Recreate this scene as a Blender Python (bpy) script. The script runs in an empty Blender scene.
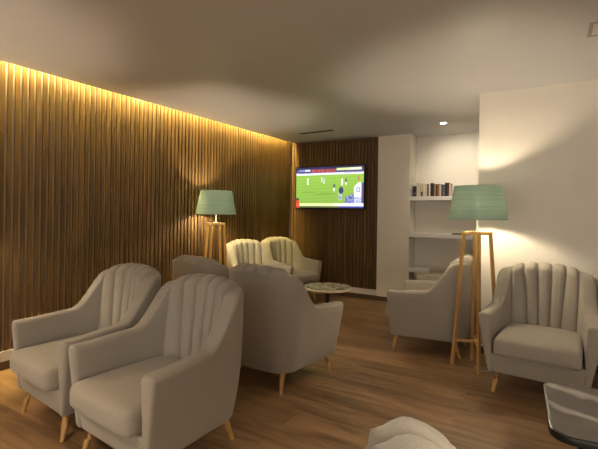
import bpy, bmesh, math, random
from math import sin, cos, pi, radians, sqrt, atan2
from mathutils import Vector, Matrix
random.seed(7)
scene = bpy.context.scene
COL = scene.collection

# ------------------------------------------------------------------ materials
def new_mat(name):
    m = bpy.data.materials.new(name); m.use_nodes = True
    nt = m.node_tree
    b = nt.nodes['Principled BSDF']
    return m, nt, b

def noise_mat(name, c1, c2, scale=8.0, rough=0.6, stretch=(1, 1, 1), bump=0.0, bump_scale=60.0, detail=4.0, spec=0.4, island=0.0, bump_dist=0.002):
    m, nt, b = new_mat(name)
    N = nt.nodes.new; L = nt.links.new
    tc = N('ShaderNodeTexCoord'); mp = N('ShaderNodeMapping'); mp.inputs['Scale'].default_value = stretch
    L(tc.outputs['Object'], mp.inputs['Vector'])
    nz = N('ShaderNodeTexNoise'); nz.inputs['Scale'].default_value = scale; nz.inputs['Detail'].default_value = detail
    L(mp.outputs['Vector'], nz.inputs['Vector'])
    cr = N('ShaderNodeValToRGB')
    cr.color_ramp.elements[0].position = 0.32; cr.color_ramp.elements[0].color = (*c1, 1)
    cr.color_ramp.elements[1].position = 0.68; cr.color_ramp.elements[1].color = (*c2, 1)
    L(nz.outputs['Fac'], cr.inputs['Fac'])
    out = cr.outputs['Color']
    if island:
        g = N('ShaderNodeNewGeometry'); hs = N('ShaderNodeHueSaturation')
        mr = N('ShaderNodeMapRange'); mr.inputs['To Min'].default_value = 1 - island; mr.inputs['To Max'].default_value = 1 + island
        L(g.outputs['Random Per Island'], mr.inputs['Value']); L(mr.outputs['Result'], hs.inputs['Value'])
        L(out, hs.inputs['Color']); out = hs.outputs['Color']
    L(out, b.inputs['Base Color'])
    b.inputs['Roughness'].default_value = rough
    b.inputs['Specular IOR Level'].default_value = spec
    if bump:
        n2 = N('ShaderNodeTexNoise'); n2.inputs['Scale'].default_value = bump_scale; n2.inputs['Detail'].default_value = 2
        L(tc.outputs['Object'], n2.inputs['Vector'])
        bp = N('ShaderNodeBump'); bp.inputs['Strength'].default_value = bump; bp.inputs['Distance'].default_value = bump_dist
        L(n2.outputs['Fac'], bp.inputs['Height']); L(bp.outputs['Normal'], b.inputs['Normal'])
    return m

def emit_mat(name, col, strength):
    m = bpy.data.materials.new(name); m.use_nodes = True
    nt = m.node_tree; nt.nodes.clear()
    e = nt.nodes.new('ShaderNodeEmission'); o = nt.nodes.new('ShaderNodeOutputMaterial')
    e.inputs['Color'].default_value = (*col, 1); e.inputs['Strength'].default_value = strength
    nt.links.new(e.outputs[0], o.inputs['Surface'])
    return m

M = {}
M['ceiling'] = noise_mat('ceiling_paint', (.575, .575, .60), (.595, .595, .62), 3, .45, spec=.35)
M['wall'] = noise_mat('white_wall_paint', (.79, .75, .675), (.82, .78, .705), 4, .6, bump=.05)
M['plaster_grey'] = noise_mat('grey_backing', (.60, .57, .55), (.66, .63, .61), 5, .7)
M['slat'] = noise_mat('slat_wood', (.092, .050, .014), (.175, .098, .030), 6, .42, stretch=(6, 6, .5), island=.22, spec=.35)
M['plinth'] = noise_mat('dark_plinth', (.075, .045, .022), (.11, .065, .032), 5, .5, stretch=(1, 1, 4))
M['back_board'] = noise_mat('brown_backing', (.10, .058, .026), (.15, .088, .040), 5, .6, stretch=(5, 5, .5))
M['white_trim'] = noise_mat('white_trim', (.62, .59, .54), (.66, .63, .58), 4, .45)
M['shelf'] = noise_mat('white_shelf', (.72, .70, .67), (.76, .74, .71), 4, .4)
M['oak'] = noise_mat('light_oak', (.48, .27, .088), (.60, .36, .13), 9, .45, stretch=(6, 6, .7), spec=.4)
M['black_metal'] = noise_mat('black_metal', (.012, .011, .010), (.02, .018, .016), 9, .4)
M['black_plastic'] = noise_mat('black_plastic', (.008, .008, .009), (.014, .014, .015), 9, .3)
M['white_plastic'] = noise_mat('white_plastic', (.7, .69, .66), (.76, .75, .72), 9, .35)
M['dark_slot'] = noise_mat('dark_slot', (.03, .028, .026), (.045, .04, .038), 9, .6)
M['panel_frame'] = noise_mat('ceiling_panel_frame', (.32, .28, .24), (.36, .32, .28), 4, .5)
M['cable'] = noise_mat('pale_cable', (.6, .57, .5), (.66, .63, .56), 9, .4)
M['bulb'] = emit_mat('bulb_glow', (1, .80, .56), 780)
M['led'] = emit_mat('led_strip_glow', (1, .78, .28), 185)
M['down'] = emit_mat('downlight_glow', (1, .84, .6), 45)

def fabric(name, c1, c2):
    m = noise_mat(name, c1, c2, 260, .92, bump=.2, bump_scale=420, spec=.15, detail=3, bump_dist=.0015)
    b = m.node_tree.nodes['Principled BSDF']
    b.inputs['Sheen Weight'].default_value = .25; b.inputs['Sheen Roughness'].default_value = .5
    return m
M['fabric'] = fabric('grey_beige_weave', (.325, .292, .242), (.405, .367, .310))

def floor_mat():
    m, nt, b = new_mat('oak_plank_floor')
    N = nt.nodes.new; L = nt.links.new
    tc = N('ShaderNodeTexCoord')
    br = N('ShaderNodeTexBrick')
    br.offset = .37; br.offset_frequency = 2
    br.inputs['Scale'].default_value = 1
    br.inputs['Brick Width'].default_value = 1.38; br.inputs['Row Height'].default_value = .193
    br.inputs['Mortar Size'].default_value = .0016; br.inputs['Mortar Smooth'].default_value = .3
    br.inputs['Color1'].default_value = (0, 0, 0, 1); br.inputs['Color2'].default_value = (1, 1, 1, 1)
    br.inputs['Mortar'].default_value = (.5, .5, .5, 1)
    L(tc.outputs['Object'], br.inputs['Vector'])
    # grain runs along X, shifted per plank
    cx = N('ShaderNodeVectorMath'); cx.operation = 'MULTIPLY_ADD'
    L(br.outputs['Color'], cx.inputs[0]); cx.inputs[1].default_value = (7.3, 3.1, 5.7)
    L(tc.outputs['Object'], cx.inputs[2])
    mp = N('ShaderNodeMapping'); mp.inputs['Scale'].default_value = (1.1, 7.5, 1)
    L(cx.outputs[0], mp.inputs['Vector'])
    nz = N('ShaderNodeTexNoise'); nz.inputs['Scale'].default_value = 1.7; nz.inputs['Detail'].default_value = 7; nz.inputs['Roughness'].default_value = .62; nz.inputs['Distortion'].default_value = .6
    L(mp.outputs['Vector'], nz.inputs['Vector'])
    cr = N('ShaderNodeValToRGB')
    e = cr.color_ramp.elements
    e[0].position = .28; e[0].color = (.14, .077, .037, 1)
    e[1].position = .72; e[1].color = (.395, .245, .127, 1)
    k = e.new(.5); k.color = (.285, .168, .084, 1)
    L(nz.outputs['Fac'], cr.inputs['Fac'])
    hs = N('ShaderNodeHueSaturation')
    mr = N('ShaderNodeMapRange'); mr.inputs['To Min'].default_value = .82; mr.inputs['To Max'].default_value = 1.2
    L(br.outputs['Color'], mr.inputs['Value']); L(mr.outputs['Result'], hs.inputs['Value']); L(cr.outputs['Color'], hs.inputs['Color'])
    mx = N('ShaderNodeMixRGB'); mx.inputs['Color2'].default_value = (.30, .19, .10, 1)
    mf = N('ShaderNodeMath'); mf.operation = 'MULTIPLY'; mf.inputs[1].default_value = .5
    L(br.outputs['Fac'], mf.inputs[0]); L(mf.outputs[0], mx.inputs['Fac']); L(hs.outputs['Color'], mx.inputs['Color1'])
    L(mx.outputs['Color'], b.inputs['Base Color'])
    b.inputs['Roughness'].default_value = .42; b.inputs['Specular IOR Level'].default_value = .35
    bp = N('ShaderNodeBump'); bp.inputs['Strength'].default_value = .12; bp.inputs['Distance'].default_value = .002
    L(nz.outputs['Fac'], bp.inputs['Height']); L(bp.outputs['Normal'], b.inputs['Normal'])
    return m
M['floor'] = floor_mat()

def shade_mat():
    m = bpy.data.materials.new('teal_linen_shade'); m.use_nodes = True
    nt = m.node_tree; nt.nodes.clear()
    N = nt.nodes.new; L = nt.links.new
    tc = N('ShaderNodeTexCoord')
    mp = N('ShaderNodeMapping'); mp.inputs['Scale'].default_value = (2, 2, 62)
    L(tc.outputs['Object'], mp.inputs['Vector'])
    nz = N('ShaderNodeTexNoise'); nz.inputs['Scale'].default_value = 1.5; nz.inputs['Detail'].default_value = 3
    L(mp.outputs['Vector'], nz.inputs['Vector'])
    cr = N('ShaderNodeValToRGB')
    cr.color_ramp.elements[0].position = .3; cr.color_ramp.elements[0].color = (.265, .345, .295, 1)
    cr.color_ramp.elements[1].position = .7; cr.color_ramp.elements[1].color = (.335, .42, .365, 1)
    L(nz.outputs['Fac'], cr.inputs['Fac'])
    d = N('ShaderNodeBsdfDiffuse'); t = N('ShaderNodeBsdfTranslucent'); tr = N('ShaderNodeBsdfTransparent')
    L(cr.outputs['Color'], d.inputs['Color']); L(cr.outputs['Color'], t.inputs['Color'])
    m1 = N('ShaderNodeMixShader'); m1.inputs[0].default_value = .21
    L(d.outputs[0], m1.inputs[1]); L(t.outputs[0], m1.inputs[2])
    m2 = N('ShaderNodeMixShader'); m2.inputs[0].default_value = .02
    L(m1.outputs[0], m2.inputs[1]); L(tr.outputs[0], m2.inputs[2])
    o = N('ShaderNodeOutputMaterial'); L(m2.outputs[0], o.inputs['Surface'])
    return m
M['shade'] = shade_mat()

def marble_mat(name, base, mid, vein, scale, dist, rough, lo=.46, hi=.56):
    m, nt, b = new_mat(name)
    N = nt.nodes.new; L = nt.links.new
    tc = N('ShaderNodeTexCoord')
    n0 = N('ShaderNodeTexNoise'); n0.inputs['Scale'].default_value = scale; n0.inputs['Detail'].default_value = 5
    n0.inputs['Distortion'].default_value = dist
    L(tc.outputs['Object'], n0.inputs['Vector'])
    cr = N('ShaderNodeValToRGB'); e = cr.color_ramp.elements
    e[0].position = .3; e[0].color = (*base, 1)
    e[1].position = .75; e[1].color = (*mid, 1)
    a = e.new(lo); a.color = (*mid, 1)
    v = e.new((lo + hi) / 2); v.color = (*vein, 1)
    c = e.new(hi); c.color = (*base, 1)
    L(n0.outputs['Fac'], cr.inputs['Fac']); L(cr.outputs['Color'], b.inputs['Base Color'])
    b.inputs['Roughness'].default_value = rough
    return m
M['green_marble'] = marble_mat('green_grey_marble', (.10, .13, .075), (.34, .34, .25), (.72, .70, .58), 5.5, 1.4, .18, .42, .58)
M['cream_edge'] = noise_mat('cream_table_edge', (.60, .54, .40), (.66, .60, .46), 6, .3)
def streak_marble(name):
    m, nt, b = new_mat(name)
    N = nt.nodes.new; L = nt.links.new
    tc = N('ShaderNodeTexCoord'); mp = N('ShaderNodeMapping'); mp.inputs['Rotation'].default_value = (0, 0, radians(112)); mp.inputs['Location'].default_value = (.35, .1, 0)
    L(tc.outputs['Object'], mp.inputs['Vector'])
    n0 = N('ShaderNodeTexNoise'); n0.inputs['Scale'].default_value = 3.5; n0.inputs['Detail'].default_value = 6
    L(tc.outputs['Object'], n0.inputs['Vector'])
    c0 = N('ShaderNodeValToRGB'); c0.color_ramp.elements[0].position = .3; c0.color_ramp.elements[0].color = (.062, .052, .045, 1)
    c0.color_ramp.elements[1].position = .7; c0.color_ramp.elements[1].color = (.125, .108, .095, 1)
    L(n0.outputs['Fac'], c0.inputs['Fac'])
    wv = N('ShaderNodeTexWave'); wv.inputs['Scale'].default_value = 1.15; wv.inputs['Distortion'].default_value = 9; wv.inputs['Detail'].default_value = 4; wv.inputs['Detail Scale'].default_value = 1.1
    L(mp.outputs['Vector'], wv.inputs['Vector'])
    c1 = N('ShaderNodeValToRGB'); c1.color_ramp.elements[0].position = .83; c1.color_ramp.elements[0].color = (0, 0, 0, 1)
    c1.color_ramp.elements[1].position = 1; c1.color_ramp.elements[1].color = (1, 1, 1, 1)
    L(wv.outputs['Fac'], c1.inputs['Fac'])
    mu = N('ShaderNodeMath'); mu.operation = 'MULTIPLY'; L(c1.outputs['Color'], mu.inputs[0]); L(n0.outputs['Fac'], mu.inputs[1])
    mx = N('ShaderNodeMixRGB'); mx.inputs['Color2'].default_value = (.52, .48, .43, 1)
    L(mu.outputs[0], mx.inputs['Fac']); L(c0.outputs['Color'], mx.inputs['Color1']); L(mx.outputs['Color'], b.inputs['Base Color'])
    b.inputs['Roughness'].default_value = .09
    return m
M['dark_marble'] = streak_marble('brown_grey_marble')

# ------------------------------------------------------------------ helpers
def obj(name, bm, mat, parent=None, smooth=False, loc=None):
    me = bpy.data.meshes.new(name)
    bm.normal_update(); bm.to_mesh(me); bm.free()
    if smooth:
        for p in me.polygons: p.use_smooth = True
    mats = mat if isinstance(mat, (list, tuple)) else [mat]
    for m in mats: me.materials.append(m)
    o = bpy.data.objects.new(name, me); COL.objects.link(o)
    if parent: o.parent = parent
    if loc: o.location = loc
    return o

def smooth_angle(o, deg=40):
    me = o.data
    for p in me.polygons: p.use_smooth = True
    bm = bmesh.new(); bm.from_mesh(me)
    for e in bm.edges:
        if len(e.link_faces) == 2 and e.calc_face_angle(0) > radians(deg): e.smooth = False
    bm.to_mesh(me); bm.free()
    return o

def box(bm, x0, x1, y0, y1, z0, z1, bevel=0, seg=2, mi=0):
    r = bmesh.ops.create_cube(bm, size=1)
    vs = r['verts']
    for v in vs:
        v.co = Vector((x0 + (v.co.x + .5) * (x1 - x0), y0 + (v.co.y + .5) * (y1 - y0), z0 + (v.co.z + .5) * (z1 - z0)))
    fs = set(f for v in vs for f in v.link_faces)
    for f in fs: f.material_index = mi
    if bevel:
        es = list(set(e for v in vs for e in v.link_edges))
        bmesh.ops.bevel(bm, geom=es, offset=bevel, segments=seg, affect='EDGES', profile=.5)

def lathe(bm, prof, seg=32, cap=True):
    rings = []
    for r, z in prof:
        rings.append([bm.verts.new((r * cos(2 * pi * k / seg), r * sin(2 * pi * k / seg), z)) for k in range(seg)])
    for a, b in zip(rings, rings[1:]):
        for k in range(seg):
            bm.faces.new((a[k], a[(k + 1) % seg], b[(k + 1) % seg], b[k]))
    if cap:
        bm.faces.new(list(reversed(rings[0]))); bm.faces.new(rings[-1])

def tube(bm, pts, r, seg=8, r_end=None, square=False):
    """round or square bar along a polyline"""
    pts = [Vector(p) for p in pts]; n = len(pts); rings = []
    up = Vector((0, 0, 1))
    for i, p in enumerate(pts):
        t = (pts[min(i + 1, n - 1)] - pts[max(i - 1, 0)]).normalized()
        ref = up if abs(t.dot(up)) < .95 else Vector((1, 0, 0))
        a = t.cross(ref).normalized(); b = t.cross(a).normalized()
        rr = r if r_end is None else r + (r_end - r) * i / (n - 1)
        k = 4 if square else seg
        off = pi / 4 if square else 0
        q = rr * (sqrt(2) if square else 1)
        rings.append([bm.verts.new(p + a * q * cos(off + 2 * pi * j / k) + b * q * sin(off + 2 * pi * j / k)) for j in range(k)])
    k = len(rings[0])
    for x, y in zip(rings, rings[1:]):
        for j in range(k): bm.faces.new((x[j], x[(j + 1) % k], y[(j + 1) % k], y[j]))
    bm.faces.new(list(reversed(rings[0]))); bm.faces.new(rings[-1])
    bmesh.ops.recalc_face_normals(bm, faces=bm.faces[:])

def tag(o, label=None, cat=None, group=None, kind=None):
    if label: o['label'] = label
    if cat: o['category'] = cat
    if group: o['group'] = group
    if kind: o['kind'] = kind
    return o

def empty(name, loc=(0, 0, 0), rz=0):
    o = bpy.data.objects.new(name, None); COL.objects.link(o)
    o.location = loc; o.rotation_euler = (0, 0, rz); o.empty_display_size = .1
    return o

def copy_tree(o, parent=None):
    c = o.copy(); COL.objects.link(c)
    if parent: c.parent = parent
    for ch in [x for x in scene.objects if x.parent == o]:
        copy_tree(ch, c)
    return c

def struct(name, bm, mat, **k):
    return tag(obj(name, bm, mat, **k), kind='structure')

# ------------------------------------------------------------------ room
XL, YB, YR, XC, ZC = -3.74, 5.93, 4.25, -.588, 2.44
bm = bmesh.new(); box(bm, -4.0, 4.3, -3.3, 6.5, -.1, 0); struct('floor', bm, M['floor'])
bm = bmesh.new()
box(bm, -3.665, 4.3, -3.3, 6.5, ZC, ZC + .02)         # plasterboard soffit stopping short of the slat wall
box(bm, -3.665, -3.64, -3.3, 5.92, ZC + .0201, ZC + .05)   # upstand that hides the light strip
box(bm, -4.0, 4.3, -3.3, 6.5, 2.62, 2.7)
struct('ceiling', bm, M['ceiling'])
bm = bmesh.new(); box(bm, -3.9, XL - .022, -3.3, 6.1, 0, 2.62); struct('wall_left', bm, M['plaster_grey'])
bm = bmesh.new(); box(bm, XL - .03, -2.215, YB + .022, 6.1, 0, 2.62); struct('wall_back', bm, M['back_board'])
bm = bmesh.new(); box(bm, -2.215, -1.735, YB, 6.4, 0, 2.44); struct('wall_pilaster', bm, M['wall'])
bm = bmesh.new(); box(bm, -1.735, XC, 6.24, 6.4, 0, 2.44); struct('wall_recess', bm, M['wall'])
bm = bmesh.new(); box(bm, 4.15, 4.3, -3.3, YR, 0, 2.62); struct('wall_side', bm, M['wall'])
bm = bmesh.new(); box(bm, XC, 4.3, YR, 6.4, 0, 2.44); struct('wall_right', bm, M['wall'])

# vertical slats
PER, SW = .0545, .0315
bm = bmesh.new(); y = -3.2
while y < YB - .03:
    box(bm, XL - .022, XL, y, y + SW, .15, 2.60); y += PER
struct('trim_1', bm, M['slat'])
bm = bmesh.new(); x = XL + .012
while x < -2.215 - SW:
    box(bm, x, x + SW, YB, YB + .022, .15, 2.438); x += PER
struct('trim_2', bm, M['slat'])
# skirting: white board with a dark plinth below
bm = bmesh.new(); box(bm, XL - .021, XL + .004, -3.29, YB - .001, .066, .148, .003); struct('baseboard_left', bm, M['white_trim'])
bm = bmesh.new(); box(bm, XL + .005, -2.2151, YB - .004, YB + .021, .066, .148, .003); struct('baseboard_back', bm, M['white_trim'])
bm = bmesh.new(); box(bm, XL - .021, XL + .012, -3.29, YB - .012, 0, .066)
box(bm, XL - .021, -2.2151, YB - .012, YB + .021, 0, .066)
struct('trim_3', bm, M['plinth'])
bm = bmesh.new(); box(bm, -2.217, -1.734, YB - .008, YB - .0005, 0, .062); struct('trim_4', bm, M['plinth'])
bm = bmesh.new(); box(bm, XC - .004, 4.14, YR - .01, YR - .0005, 0, .062); struct('trim_5', bm, M['plinth'])

# hidden warm light strip in the ceiling slot
bm = bmesh.new(); box(bm, -3.705, -3.675, -3.2, 5.70, 2.600, 2.6195)
tag(obj('led_strip', bm, M['led']), 'warm glowing light strip in the ceiling slot along the slatted left wall', 'light strip')

# ceiling fittings
v = empty('air_vent', (-2.87, 5.19, ZC)); v.rotation_euler = (0, 0, radians(-3))
bm = bmesh.new()
box(bm, -.28, .28, -.045, -.034, -.004, 0); box(bm, -.28, .28, .034, .045, -.004, 0)
box(bm, -.28, -.27, -.034, .034, -.004, 0); box(bm, .27, .28, -.034, .034, -.004, 0)
obj('vent_frame', bm, M['panel_frame'], v)
bm = bmesh.new(); box(bm, -.27, .27, -.034, .034, -.0012, 0); obj('vent_slot', bm, M['dark_slot'], v)
for k in range(2):
    bm = bmesh.new(); box(bm, -.27, .27, -.014 + k * .022, -.009 + k * .022, -.006, -.001); obj('vent_blade', bm, M['black_metal'], v)
tag(v, 'long narrow dark air vent in the ceiling above the television', 'vent')

def hatch(x, y, s, w, label, mat):
    h = empty('ceiling_panel', (x, y, ZC))
    bm = bmesh.new()
    box(bm, -s, s, -s, -s + w, -.003, 0); box(bm, -s, s, s - w, s, -.003, 0)
    box(bm, -s, -s + w, -s + w, s - w, -.003, 0); box(bm, s - w, s, -s + w, s - w, -.003, 0)
    obj('panel_frame', bm, mat, h)
    bm = bmesh.new(); box(bm, -s + w, s - w, -s + w, s - w, -.0015, 0); obj('panel_door', bm, M['ceiling'], h)
    tag(h, label, 'ceiling panel', 'square ceiling access panels')
hatch(.30, 3.10, .115, .022, 'square ceiling access panel with a darker frame at the right edge of the photo', M['panel_frame'])
hatch(-2.33, 3.27, .10, .012, 'faint square ceiling access panel on the left above the slatted wall', M['ceiling'])

d = empty('recessed_downlight', (-1.165, 5.40, ZC))
bm = bmesh.new(); lathe(bm, [(.030, -.001), (.046, -.004), (.05, -.0005)], 28, cap=False); obj('trim_ring', bm, M['white_plastic'], d, smooth=True)
bm = bmesh.new(); lathe(bm, [(.001, -.002), (.031, -.002), (.031, -.0005), (.001, -.0005)], 28); obj('light_lens', bm, M['down'], d)
tag(d, 'small round lit downlight in the ceiling in front of the shelf recess', 'downlight')

# ------------------------------------------------------------------ armchair
def path_points():
    """outer plan outline at the top, left arm front -> back -> right arm front"""
    P = []
    n1 = 14
    for i in range(n1): P.append((-.342 - .036 * (1 - i / n1) - .004 * sin(pi * i / n1), -.358 + (.120 + .358) * i / n1))
    n2 = 16
    for i in range(n2):
        a = pi - (pi / 2) * i / n2
        P.append((-.122 + .22 * cos(a), .120 + .225 * sin(a)))
    n3 = 6
    for i in range(n3 + 1):
        t = i / n3
        P.append((-.122 + .122 * t, .345 + .008 * sin(t * pi / 2)))
    Q = [(-x, y) for x, y in reversed(P[:-1])]
    return P + Q, n1 + 9
def sstep(a, b, x):
    t = max(0, min(1, (x - a) / (b - a))); return t * t * (3 - 2 * t)

def chair_shell_rings():
    P, split = path_points(); n = len(P)
    rings = []
    ZB = .145
    for i, (x, y) in enumerate(P):
        a = Vector(P[max(i - 1, 0)]); b = Vector(P[min(i + 1, n - 1)])
        t = (b - a).normalized(); nrm = Vector((-t.y, t.x))        # outward (left of travel)
        if nrm.dot(Vector((x, y - 0.0))) < 0: nrm = -nrm
        rise = sstep(-.03, .228, y)
        h = .578 + .02 * sstep(-.34, 0, y) + .252 * rise + .018 * sstep(.2, .34, y)
        th = .088 + .014 * sstep(-.05, .15, y) - .03 * sstep(.25, .33, y)
        back = sstep(.0, .33, y)
        inset = .066 - .016 * back; pw = 1.15 + 1.9 * back
        zi = .25
        r = .026
        sec = []
        # outer side, bottom -> top (slight belly)
        for k in range(3):
            q = k / 2 * pi / 2
            sec.append((-inset - .022 + .022 * sin(q), ZB + .018 - .018 * cos(q)))
        m = 8
        for k in range(1, m):
            u = k / m; z = ZB + .018 + u * (h - r - ZB - .018)
            sec.append((-inset * (1 - u) ** pw, z))
        for k in range(5):
            q = k / 4 * pi / 2
            sec.append((-r + r * cos(q), h - r + r * sin(q)))
        for k in range(5):
            q = k / 4 * pi / 2
            sec.append((-th + r - r * sin(q), h - r + r * cos(q)))
        for k in range(1, 6):
            u = k / 5
            sec.append((-th - .012 * u - .05 * back * u, h - r - u * (h - r - zi)))
        sec.append((-th - .012 - .05 * back, ZB + .012))
        rings.append((Vector((x, y)), t, nrm, sec, h))
    return rings, split

def ring_coords(R, shrink=0.0, adv=0.0):
    p, t, nrm, sec, h = R
    ns = [s[0] for s in sec]; zs = [s[1] for s in sec]
    nc, zc = (max(ns) + min(ns)) / 2, (max(zs) + min(zs)) / 2
    hw = .045; hh = (max(zs) - min(zs)) / 2
    out = []
    for nn, z in sec:
        # taper about a local mid line so the end rounds off
        mid = -.044 - (.060 * (1 - (z - .145) / (h - .145))) * .5
        n2 = mid + (nn - mid) * (1 - shrink / hw)
        z2 = zc + (z - zc) * (1 - shrink / hh)
        q = p + nrm * n2 + t * adv
        y = q.y
        if y < -.2: y += .028 * (1 - (z2 - .145) / (h - .145)) * sstep(-.2, -.345, y) if False else .028 * (1 - (z2 - .145) / (h - .145)) * min(1, (-.2 - y) / .145)
        out.append(Vector((q.x, y, z2)))
    return out

def shell_part(rings, i0, i1, cap0=False, cap1=False):
    bm = bmesh.new(); R = []
    r = .022
    if cap0:
        for k in (5, 4, 3, 2, 1):
            q = k / 5 * pi / 2
            R.append(ring_coords(rings[i0], r * (1 - cos(q)), -r * sin(q)))
    for i in range(i0, i1 + 1): R.append(ring_coords(rings[i]))
    if cap1:
        for k in (1, 2, 3, 4, 5):
            q = k / 5 * pi / 2
            R.append(ring_coords(rings[i1], r * (1 - cos(q)), r * sin(q)))
    V = [[bm.verts.new(c) for c in rg] for rg in R]
    m = len(V[0])
    for a, b in zip(V, V[1:]):
        for k in range(m): bm.faces.new((a[k], a[(k + 1) % m], b[(k + 1) % m], b[k]))
    if cap0: bm.faces.new(V[0])
    if cap1: bm.faces.new(list(reversed(V[-1])))
    bmesh.ops.recalc_face_normals(bm, faces=bm.faces[:])
    return bm

def cushion(x, y0, y1, z0, z1, r, crown):
    """soft rounded seat cushion"""
    bm = bmesh.new(); nx, ny, nz = 18, 16, 6
    bmesh.ops.create_cube(bm, size=2)
    bmesh.ops.subdivide_edges(bm, edges=bm.edges[:], cuts=15, use_grid_fill=True)
    hx, hy, hz = x, (y1 - y0) / 2, (z1 - z0) / 2
    cy, cz = (y0 + y1) / 2, (z0 + z1) / 2
    for v in bm.verts:
        def mp(c, h):      # concentrate rows near the rim
            s = 1 if c > 0 else -1; c = abs(c)
            return s * (h * (1 - (1 - c) ** 1.7))
        p = Vector((mp(v.co.x, hx), mp(v.co.y, hy), mp(v.co.z, hz)))
        q = Vector((max(-hx + r, min(hx - r, p.x)), max(-hy + r, min(hy - r, p.y)), max(-hz + r, min(hz - r, p.z))))
        d = p - q
        if d.length > 1e-6: p = q + d.normalized() * r
        u, w = p.x / hx, p.y / hy
        if p.z > 0: p.z += crown * (1 - u ** 4) * (1 - w ** 4)
        if p.y < 0: p.y -= .012 * (1 - u ** 4) * (1 - (p.z / (hz + crown)) ** 2)
        v.co = Vector((p.x, p.y + cy, p.z + cz))
    return bm

def channel_back(n=5):
    """fan of five padded channels rolling over the top of the back"""
    bm = bmesh.new()
    bot = [-.230, -.110, -.036, .036, .110, .230]
    top = [-.232, -.146, -.049, .049, .146, .232]
    per = 14
    prof = []            # (y, z, ny, nz)
    m1 = 16
    for k in range(m1 + 1):
        u = k / m1
        z = .37 + u * (.845 - .37); y = .184 + .060 * u ** 1.15
        prof.append((y, z, -1, .12, u))
    rr = .046
    for k in range(1, 10):
        a = pi - k / 9 * pi * .95
        prof.append((.244 + rr + rr * cos(a), .845 + rr * .9 * sin(a), cos(a), sin(a), 1.0))
    grid = []
    for (y, z, ny, nz, u) in prof:
        row = []
        l = sqrt(ny * ny + nz * nz); ny, nz = ny / l, nz / l
        for c in range(n):
            for j in range(per + (1 if c == n - 1 else 0)):
                s = j / per
                b0 = bot[c] + (top[c] - bot[c]) * u; b1 = bot[c + 1] + (top[c + 1] - bot[c + 1]) * u
                xx = b0 + (b1 - b0) * s
                bul = (1 - abs(2 * s - 1) ** 2.8) ** .5
                amp = .043 if nz < .5 else .027
                amp *= .8 + .2 * u
                curve = -1.15 * xx * xx       # plan curve of the back
                edge = (abs(xx) / .232) ** 3 * .030 * u ** 3
                row.append(bm.verts.new((xx, y + curve + ny * bul * amp, z + nz * bul * amp - edge)))
        # side flanks sink into the wings so no open edge shows
        for s_, q in ((-1, row[0]), (1, row[-1])):
            w_ = bm.verts.new(q.co + Vector((s_ * .02, -ny * .07, -nz * .07)))
            row = [w_] + row if s_ < 0 else row + [w_]
        grid.append(row)
    for a, b in zip(grid, grid[1:]):
        for k in range(len(a) - 1): bm.faces.new((a[k], a[k + 1], b[k + 1], b[k]))
    bmesh.ops.recalc_face_normals(bm, faces=bm.faces[:])
    return bm

def make_chair():
    root = empty('armchair')
    rings, sp = chair_shell_rings(); n = len(rings)
    F = M['fabric']
    for i0, i1, c0, c1 in ((0, sp, True, False), (n - 1 - sp, n - 1, False, True)):
        smooth_angle(obj('armrest', shell_part(rings, i0, i1, c0, c1), F, root), 60)
    bk = smooth_angle(obj('backrest', shell_part(rings, sp, n - 1 - sp), F, root), 60)
    obj('channel_cushion', channel_back(), F, bk, smooth=True)
    bm = bmesh.new()                              # upholstered base between the arms
    r = bmesh.ops.create_cube(bm, size=1)
    for v in r['verts']:
        t = v.co.z + .5
        hw = .276 + .022 * t - (.045 if v.co.y > 0 else 0)
        v.co = Vector((v.co.x * 2 * hw, (-.346 - .022 * t) if v.co.y < 0 else .225 + .02 * t, .147 + .145 * t))
    bmesh.ops.bevel(bm, geom=bm.edges[:], offset=.014, segments=3, affect='EDGES', profile=.5)
    smooth_angle(obj('base', bm, F, root), 35)
    obj('seat_cushion', cushion(.266, -.422, .19, .288, .416, .036, .016), F, root, smooth=True)
    for sx in (-1, 1):
        for (xt, yt, xf, yf) in ((.250, -.298, .274, -.336), (.20, .20, .226, .258)):
            bm = bmesh.new()
            tube(bm, [(sx * xt, yt, .155), (sx * (xt * .5 + xf * .5), yt * .5 + yf * .5, .09), (sx * xf, yf, 0)], .023, 14, .0115)
            obj('leg', bm, M['oak'], root, smooth=False)
            smooth_angle([o for o in root.children if o.name.startswith('leg')][-1], 50)
    return root

chair = make_chair()
G = 'grey-beige channel-back armchairs'
CH = [
 (-2.55, 1.675, -6, 'grey-beige fabric armchair on the far left, its right arm beside the nearest armchair'),
 (-1.782, 1.605, -5, 'large grey-beige fabric armchair in front on the left, nearest of the pair facing forward'),
 (-1.825, 2.735, 176, 'grey-beige armchair in the middle seen from behind, its back to the nearest armchair'),
 (-2.60, 2.87, 175, 'armchair seen from behind, only its back top showing between two front armchairs'),
 (-3.37, 4.46, 75, 'pale grey armchair by the slatted wall, next to the lit floor lamp'),
 (-3.37, 5.25, 73, 'pale grey armchair in the slatted corner below the television'),
 (-.953, 4.172, -87, 'grey-beige armchair seen from its side behind the wooden lamp legs, facing left'),
 (-1.0, 5.38, -90, 'armchair mostly hidden behind the side-facing armchair, in front of the shelf recess'),
 (-.05, 3.68, -4, 'grey armchair against the white right wall facing the dark marble table'),
 (.675, 3.85, 25, 'armchair at the right photo edge, only the tip of its arm showing'),
 (-.462, .606, -87, 'armchair in the foreground, only its rounded back top showing at the bottom edge'),
]
for i, (x, y, a, lab) in enumerate(CH):
    o = chair if i == 0 else copy_tree(chair)
    o.location = (x, y, 0); o.rotation_euler = (0, 0, radians(a))
    tag(o, lab, 'armchair', G)

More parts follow.
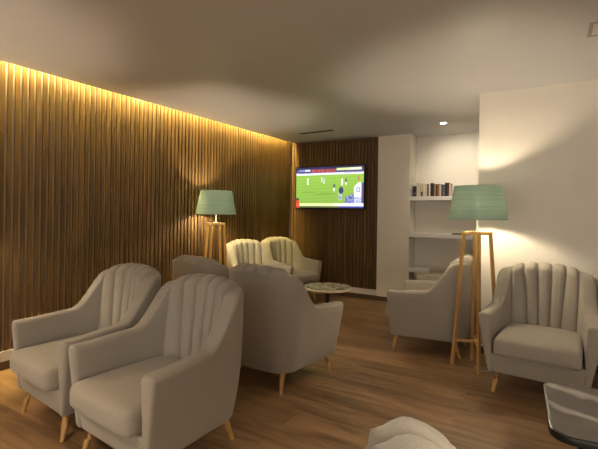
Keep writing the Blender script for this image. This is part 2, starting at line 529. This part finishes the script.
# ------------------------------------------------------------------ floor lamps
def make_lamp():
    root = empty('floor_lamp')
    zt, a, b = 1.14, .075, .130
    for sx, sy in ((-1, -1), (1, -1), (1, 1), (-1, 1)):
        bm = bmesh.new(); tube(bm, [(sx * b, sy * b, 0), (sx * a, sy * a, zt - .013)], .0115, square=True)
        obj('leg', bm, M['oak'], root)
    bm = bmesh.new()
    for s in (-1, 1):
        box(bm, -a - .0125, a + .0125, s * a - .0125, s * a + .0125, zt - .013, zt + .014, .0015, 1)
        box(bm, s * a - .0125, s * a + .0125, -a + .0125, a - .0125, zt - .012, zt + .013, .0015, 1)
    box(bm, -a, a, -.012, .012, zt - .010, zt + .011)
    obj('top_frame', bm, M['oak'], root)
    q = a + (b - a) * (1 - .215 / zt)
    bm = bmesh.new()
    tube(bm, [(-q, -q, .215), (q, q, .215)], .0105, square=True)
    tube(bm, [(-q, q, .2152), (q, -q, .2152)], .0104, square=True)
    obj('cross_brace', bm, M['oak'], root)
    bm = bmesh.new(); lathe(bm, [(.030, zt + .011), (.030, zt + .018), (.008, zt + .022), (.008, 1.285), (.019, 1.29), (.019, 1.335)], 16)
    smooth_angle(obj('stem', bm, M['white_plastic'], root), 35)
    bm = bmesh.new()
    lathe(bm, [(.239, 1.255), (.188, 1.54), (.1865, 1.54), (.2375, 1.255), (.239, 1.255)], 64, cap=False)
    bmesh.ops.remove_doubles(bm, verts=bm.verts[:], dist=1e-5)
    bmesh.ops.recalc_face_normals(bm, faces=bm.faces[:])
    sh = smooth_angle(obj('lamp_shade', bm, M['shade'], root), 50)
    bm = bmesh.new()
    for k in range(3):
        t = 2 * pi * k / 3 + .4
        tube(bm, [(.019 * cos(t), .019 * sin(t), 1.30), (.230 * cos(t), .230 * sin(t), 1.275)], .002, 6)
    obj('shade_spider', bm, M['white_plastic'], sh)
    bm = bmesh.new()
    lathe(bm, [(.008, 1.334), (.010, 1.352), (.017, 1.372), (.020, 1.386), (.017, 1.399), (.010, 1.405), (.002, 1.406)], 20)
    obj('bulb', bm, M['bulb'], root, smooth=True)
    return root
lamp = make_lamp()
LM = [(-.535, 3.83, -29, 'teal-shaded floor lamp on light wooden legs by the white right wall'),
      (-3.46, 3.79, -29, 'teal-shaded floor lamp glowing against the slatted wood wall on the left'),
      (-3.42, 1.00, 10, 'teal-shaded floor lamp beyond the left photo edge lighting the slatted wall'),
      (2.6, -.6, 10, 'added fill light, unseen copy of the teal-shaded floor lamp behind the camera on the right'),  # this lamp and the next are added out of view to brighten the room
      (-1.6, -2.2, 10, 'added fill light, unseen copy of the teal-shaded floor lamp behind the camera on the left')]
for i, (x, y, a, lab) in enumerate(LM):
    o = lamp if i == 0 else copy_tree(lamp)
    o.location = (x, y, 0); o.rotation_euler = (0, 0, radians(a))
    tag(o, lab, 'floor lamp', 'wooden floor lamps with teal shades')
bm = bmesh.new()
pts = [(-.50, 3.86, .004), (-.535, 3.80, .004), (-.50, 3.76, .004), (-.43, 3.77, .004), (-.36, 3.84, .004), (-.30, 3.98, .004), (-.28, 4.15, .004), (-.28, 4.232, .004)]
def smooth_path(p, n=6):
    out = []
    for i in range(len(p) - 1):
        a, b, c, d = [Vector(p[max(0, min(len(p) - 1, i + k))]) for k in (-1, 0, 1, 2)]
        for j in range(n):
            t = j / n
            out.append(.5 * (2 * b + (c - a) * t + (2 * a - 5 * b + 4 * c - d) * t * t + (3 * b - a - 3 * c + d) * t ** 3))
    out.append(Vector(p[-1])); return out
tube(bm, smooth_path(pts), .0035, 8)
tag(obj('power_cable', bm, M['cable'], smooth=True), 'thin pale cable on the floor under the right floor lamp', 'cable')

# ------------------------------------------------------------------ round marble table
t = empty('side_table', (-2.27, 4.44, 0), radians(20))
bm = bmesh.new(); lathe(bm, [(.001, .387), (.268, .387), (.274, .391), (.274, .4)], 56, cap=False); bmesh.ops.remove_doubles(bm, verts=bm.verts[:], dist=.002)
top = bmesh.new(); lathe(top, [(.262, .3845), (.280, .387), (.284, .392), (.284, .408), (.281, .412), (.268, .4125)], 64)
smooth_angle(obj('table_edge', top, M['cream_edge'], t), 40)
bm.free()
bm = bmesh.new(); lathe(bm, [(.270, .4120), (.270, .4135), (.002, .4137)], 64); obj('table_top', bm, M['green_marble'], t)
bm = bmesh.new(); lathe(bm, [(.06, .370), (.06, .384)], 20); lathe(bm, [(.021, .035), (.021, .371)], 18)
smooth_angle(obj('pedestal', bm, M['black_metal'], t), 40)
for k in range(4):
    a = k * pi / 2 + pi / 4
    bm = bmesh.new(); tube(bm, [(.01 * cos(a), .01 * sin(a), .045), (.12 * cos(a), .12 * sin(a), .035), (.225 * cos(a), .225 * sin(a), .012)], .017, 8, .011)
    obj('foot', bm, M['black_metal'], t, smooth=True)
tag(t, 'low round table with a green-grey marble top on a black pedestal', 'table')

# dark low table at lower right
t = empty('coffee_table', (.62, 2.325, 0), radians(3.3))
def rrect(hx, hy, r, z0, z1, bev):
    bm = bmesh.new(); out = []
    for cx, cy, a0 in ((hx - r, hy - r, 0), (-hx + r, hy - r, 90), (-hx + r, -hy + r, 180), (hx - r, -hy + r, 270)):
        for k in range(9):
            a = radians(a0 + k * 90 / 8); out.append((cx, cy, cos(a), sin(a)))
    prof = [(r - bev, z0), (r - bev * .3, z0 + bev * .3), (r, z0 + bev), (r, z1 - bev), (r - bev * .3, z1 - bev * .3), (r - bev, z1)]
    R = [[bm.verts.new((cx + ca * q, cy + sa * q, z)) for cx, cy, ca, sa in out] for q, z in prof]
    m = len(out)
    for a, b in zip(R, R[1:]):
        for k in range(m): bm.faces.new((a[k], a[(k + 1) % m], b[(k + 1) % m], b[k]))
    bm.faces.new(list(reversed(R[0]))); bm.faces.new(R[-1])
    return bm
smooth_angle(obj('table_edge', rrect(.63, .315, .085, .385, .418, .007), M['black_plastic'], t), 40)
obj('table_top', rrect(.619, .304, .076, .416, .4195, .0008), M['dark_marble'], t)
for sx in (-.5, .5):
    for sy in (-.22, .22):
        bm = bmesh.new(); tube(bm, [(sx * .8, sy * .8, .386), (sx, sy, 0)], .018, 12, .012)
        obj('leg', bm, M['black_metal'], t, smooth=True)
tag(t, 'dark brown marbled low table with a glossy black rounded rim at lower right', 'table')

# ------------------------------------------------------------------ shelves and books
for z0, z1, lab in ((1.487, 1.545, 'top white wall shelf holding the row of books'),
                    (.961, 1.018, 'middle white wall shelf with one book lying flat'),
                    (.461, .518, 'lowest white wall shelf, empty, behind the armchair backs')):
    bm = bmesh.new(); box(bm, -1.7345, XC - .0005, YB + .012, 6.2395, z0, z1, .002, 1)
    tag(obj('wall_shelf', bm, M['shelf']), lab, 'shelf', 'white shelves in the wall recess')

def book_mat(name, c):
    return noise_mat(name, tuple(x * .85 for x in c), c, 25, .5)
PAGE = noise_mat('book_pages', (.62, .57, .46), (.70, .65, .54), 60, .8)
BK = [  # thickness, height, spine colour, words
 (.020, .150, (.03, .03, .05), 'navy-black slim paperback, first from the left end', (.5, .5, .5)),
 (.020, .152, (.05, .045, .07), 'dark paperback with pale spine specks, second from the left end', (.6, .6, .6)),
 (.034, .196, (.60, .55, .46), 'tall thick cream book near the left end', None),
 (.018, .188, (.66, .61, .52), 'tall thin off-white book beside the thick cream one', None),
 (.032, .178, (.62, .52, .28), 'yellowish book with a purple-brown lower spine', (.13, .06, .09)),
 (.026, .184, (.68, .64, .57), 'white hardback right of the yellowish book', None),
 (.022, .172, (.58, .53, .46), 'pale grey-beige book left of a thin black one', None),
 (.012, .176, (.04, .035, .03), 'very thin black book between two pale ones', None),
 (.022, .178, (.70, .66, .60), 'white book with a plain spine in the middle of the row', None),
 (.026, .190, (.025, .020, .018), 'thick black book in the middle of the row', None),
 (.018, .180, (.05, .06, .035), 'dark olive-green book in the middle of the row', None),
 (.018, .176, (.40, .28, .15), 'tan paperback right of the dark olive book', None),
 (.018, .172, (.07, .04, .025), 'dark brown book right of the tan paperback', None),
 (.022, .176, (.36, .15, .07), 'rust-orange book right of the dark brown one', None),
 (.018, .160, (.62, .57, .50), 'short off-white book right of the rust-orange one', None),
 (.022, .168, (.06, .07, .09), 'slate-blue book right of the short off-white one', None),
 (.020, .152, (.10, .12, .19), 'short blue book right of the slate one', (.5, .5, .55)),
 (.024, .192, (.02, .018, .018), 'tall black book towards the right end', None),
 (.022, .190, (.10, .025, .02), 'dark red tall book towards the right end', None),
 (.022, .178, (.60, .50, .46), 'pinkish white book last before the lamp shade', None),
]
x = -1.708
for i, (th, h, c, lab, lower) in enumerate(BK):
    r = empty('book', (x + th / 2, 6.02 + random.uniform(-.006, .006), 1.5452))
    dep = random.uniform(.12, .14); hb = th / 2
    m = book_mat('book_cover', c)
    bm = bmesh.new()
    box(bm, -hb, -hb + .0022, 0, dep, 0, h); box(bm, hb - .0022, hb, 0, dep, 0, h); box(bm, -hb, hb, -.0025, .0022, 0, h, .0008, 1)
    obj('cover', bm, m, r)
    bm = bmesh.new(); box(bm, -hb + .0022, hb - .0022, .0022, dep - .004, .003, h - .004); obj('pages', bm, PAGE, r)
    if lower:
        bm = bmesh.new()
        if c[0] > .3: box(bm, -hb + .001, hb - .001, -.0034, -.0025, .004, h * .38)
        else: box(bm, -hb + .004, hb - .004, -.0034, -.0025, h * .25, h * .33)
        obj('spine_band', bm, book_mat('spine_band', lower), r)
    tag(r, lab + ' of the top shelf', 'book', 'books on the top shelf')
    x += th + .0045
r = empty('book', (-1.04, 6.06, 1.0182), radians(4))
bm = bmesh.new(); box(bm, -.12, .12, -.08, .08, 0, .0022); box(bm, -.12, .12, -.08, .08, .0158, .018); box(bm, -.12, .12, -.082, -.079, 0, .018)
obj('cover', bm, book_mat('olive_cover', (.16, .11, .05)), r)
bm = bmesh.new(); box(bm, -.117, .117, -.079, .077, .0022, .0158); obj('pages', bm, PAGE, r)
tag(r, 'olive-brown book lying flat on the middle shelf', 'book')

# ------------------------------------------------------------------ television
TX0, TX1, TZ0, TZ1, TY = -3.61, -2.39, 1.346, 2.034, YB - .075
tv = empty('television', ((TX0 + TX1) / 2, TY, (TZ0 + TZ1) / 2))
W, Hh = (TX1 - TX0) / 2, (TZ1 - TZ0) / 2
bm = bmesh.new(); box(bm, -W, W, 0, .038, -Hh, Hh, .006, 2); smooth_angle(obj('tv_body', bm, M['black_plastic'], tv), 40)
bm = bmesh.new(); f = .016
box(bm, -W, W, -.006, .0, Hh - f, Hh); box(bm, -W, W, -.006, 0, -Hh, -Hh + f * 1.5)
box(bm, -W, -W + f, -.006, 0, -Hh + f * 1.5, Hh - f); box(bm, W - f, W, -.006, 0, -Hh + f * 1.5, Hh - f)
obj('bezel', bm, M['black_plastic'], tv)
bm = bmesh.new(); box(bm, -.2, .2, .038, .073, -.16, .16); obj('wall_bracket', bm, M['black_metal'], tv)

def tv_colour(u, v):
    """football broadcast; u 0..1 left-right, v 0..1 top-bottom"""
    rnd = random.random
    if v < .145:
        if .04 < u < .22 and .055 < v < .10: return (.72, .74, .85) if u > .14 else (.25, .27, .60)
        if .62 < u < .97 and .035 < v < .095: return (.62, .72, .30) if u < .8 else (.72, .78, .55)
        if v < .05: c = (.03, .03, .08)
        elif .24 < u < .60: c = (.34, .07, .09)
        else: c = (.07, .07, .17)
        k = .5 + rnd(); return tuple(x * k for x in c)
    if v < .20:
        edge = .175 + .02 * u
        if v < edge - .03: return (.30, .26, .45) if rnd() < .5 else (.42, .35, .55)
        return (.78, .83, .95)
    # ticker at the bottom
    if v > .885:
        if u < .055: return (.75, .07, .04)
        if v > .96: return (.10, .12, .05) if u < .66 else (.06, .06, .28)
        if u < .57: return (.66, .80, .32)
        if u < .68: return (.78, .80, .62)
        return (.80, .83, .90)
    if u < .05 and .77 < v: return (.55, .05, .04) if v > .81 else (.03, .03, .05)
    def blob(cu, cv, ru, rv): return ((u - cu) / ru) ** 2 + ((v - cv) / rv) ** 2 < 1
    # players
    for (pu, pv, s, shirt, short) in ((.185, .31, 1, (.75, .8, .75), (.7, .75, .7)), (.40, .28, .75, (.75, .8, .8), (.65, .7, .65)), (.435, .31, .75, (.5, .55, .6), (.7, .7, .7)),
                                      (.585, .47, 1, (.06, .07, .15), (.75, .78, .75)), (.70, .34, .9, (.85, .88, .8), (.8, .85, .8)), (.755, .34, .9, (.1, .12, .15), (.7, .72, .7))):
        if blob(pu, pv, .013 * s, .05 * s): return shirt
        if blob(pu - .002, pv + .085 * s, .012 * s, .05 * s): return short
    if blob(.685, .58, .034, .085): return (.04, .05, .12)
    if blob(.675, .72, .03, .10): return (.62, .68, .72) if rnd() < .6 else (.08, .10, .2)
    if u > .87 and v > .40 + 1.6 * max(0, .93 - u):
        if u > .97: return (.10, .08, .22)
        if v > .74: return (.20, .22, .50) if rnd() < .5 else (.62, .66, .80)
        if blob(.925, .57, .03, .06): return (.25, .28, .40) if not blob(.925, .57, .014, .03) else (.85, .88, .92)
        return (.80, .84, .92)
    if u > .74 and v > .74 - .6 * (u - .74): return (.08, .10, .34) if rnd() < .72 else (.52, .56, .75)
    if blob(.93, .30, .010, .07): return (.55, .08, .08)
    sh = .86 if blob(.45, .66, .16, .03) or blob(.20, .62, .12, .02) else 1
    st = 1.05 if int(v * 26 + u * 2) % 2 else .97
    far = 1.12 - .25 * (v - .2)
    return tuple(x * sh * st * far for x in (.235, .42, .065))
NU, NV = 128, 72
bm = bmesh.new(); lay = bm.loops.layers.float_color.new('picture')
w, h0, h1 = W - f, -Hh + f * 1.5, Hh - f
gv = [[bm.verts.new((-w + 2 * w * i / NU, -.003, h1 + (h0 - h1) * j / NV)) for i in range(NU + 1)] for j in range(NV + 1)]
for j in range(NV):
    for i in range(NU):
        fc = bm.faces.new((gv[j][i], gv[j + 1][i], gv[j + 1][i + 1], gv[j][i + 1]))
        c = tv_colour((i + .5) / NU, (j + .5) / NV)
        for lp in fc.loops: lp[lay] = (*c, 1)
m = bpy.data.materials.new('tv_picture'); m.use_nodes = True
nt = m.node_tree; b = nt.nodes['Principled BSDF']
ca = nt.nodes.new('ShaderNodeVertexColor'); ca.layer_name = 'picture'
b.inputs['Base Color'].default_value = (.01, .01, .01, 1); b.inputs['Roughness'].default_value = .25
nt.links.new(ca.outputs['Color'], b.inputs['Emission Color']); b.inputs['Emission Strength'].default_value = .8
obj('screen', bm, m, tv)
tag(tv, 'wall-mounted flat television showing a football match on the slatted back wall', 'television')

# ------------------------------------------------------------------ added fill downlights out of view, and the beam of the shelf-recess one
for i, (x, y) in enumerate(((-1.6, -.4), (.9, .9), (2.8, 2.2))):
    c = copy_tree(d); c.location = (x, y, ZC)
    tag(c, ('added fill downlight, unseen, behind the camera on the left', 'added fill downlight, unseen, above the camera on the right', 'added fill downlight, unseen, far off to the right')[i], 'downlight', 'added fill downlights')
for (x, y, e) in ((-1.165, 5.40, 37), (-1.6, -.4, 110), (.9, .9, 175), (2.8, 2.2, 80)):  # first beam is the shelf-recess downlight's, the others are added fill
    l = bpy.data.lights.new('downlight_beam', 'SPOT'); l.energy = e; l.color = (1, .76, .48) if x < -1.4 else (1, .87, .67); l.spot_size = radians(100 if y > 5 else 110); l.spot_blend = 1 if y > 5 else .8; l.shadow_soft_size = .12
    o = bpy.data.objects.new('downlight_beam', l); COL.objects.link(o); o.location = (x, y, ZC - .012)
    if y > 5: o.rotation_euler = (Vector((-1.05, 6.24, 1.70)) - o.location).to_track_quat('-Z', 'Y').to_euler()   # gimbal turned to the shelves

w = bpy.data.worlds.new('world'); scene.world = w; w.use_nodes = True
w.node_tree.nodes['Background'].inputs['Color'].default_value = (1.0, .91, .81, 1)
w.node_tree.nodes['Background'].inputs['Strength'].default_value = 1.05

# ------------------------------------------------------------------ camera
F_PX, YAW, ROLL, HOR = 416.36, .54344, .014368, 211.82
cd = bpy.data.cameras.new('camera'); cam = bpy.data.objects.new('camera', cd); COL.objects.link(cam)
cd.sensor_fit = 'HORIZONTAL'; cd.sensor_width = 36; cd.lens = 36 * F_PX / 598
cd.shift_y = -(224.5 - HOR) / 598
cd.clip_start = .05
cam.matrix_world = Matrix.Translation((0, 0, 1.3)) @ Matrix.Rotation(YAW, 4, 'Z') @ Matrix.Rotation(pi / 2, 4, 'X') @ Matrix.Rotation(ROLL, 4, 'Z')
scene.camera = cam
scene.view_settings.view_transform = 'Standard'; scene.view_settings.look = 'None'
scene.view_settings.exposure = 0.88; scene.view_settings.gamma = 1
scene.view_settings.use_curve_mapping = False
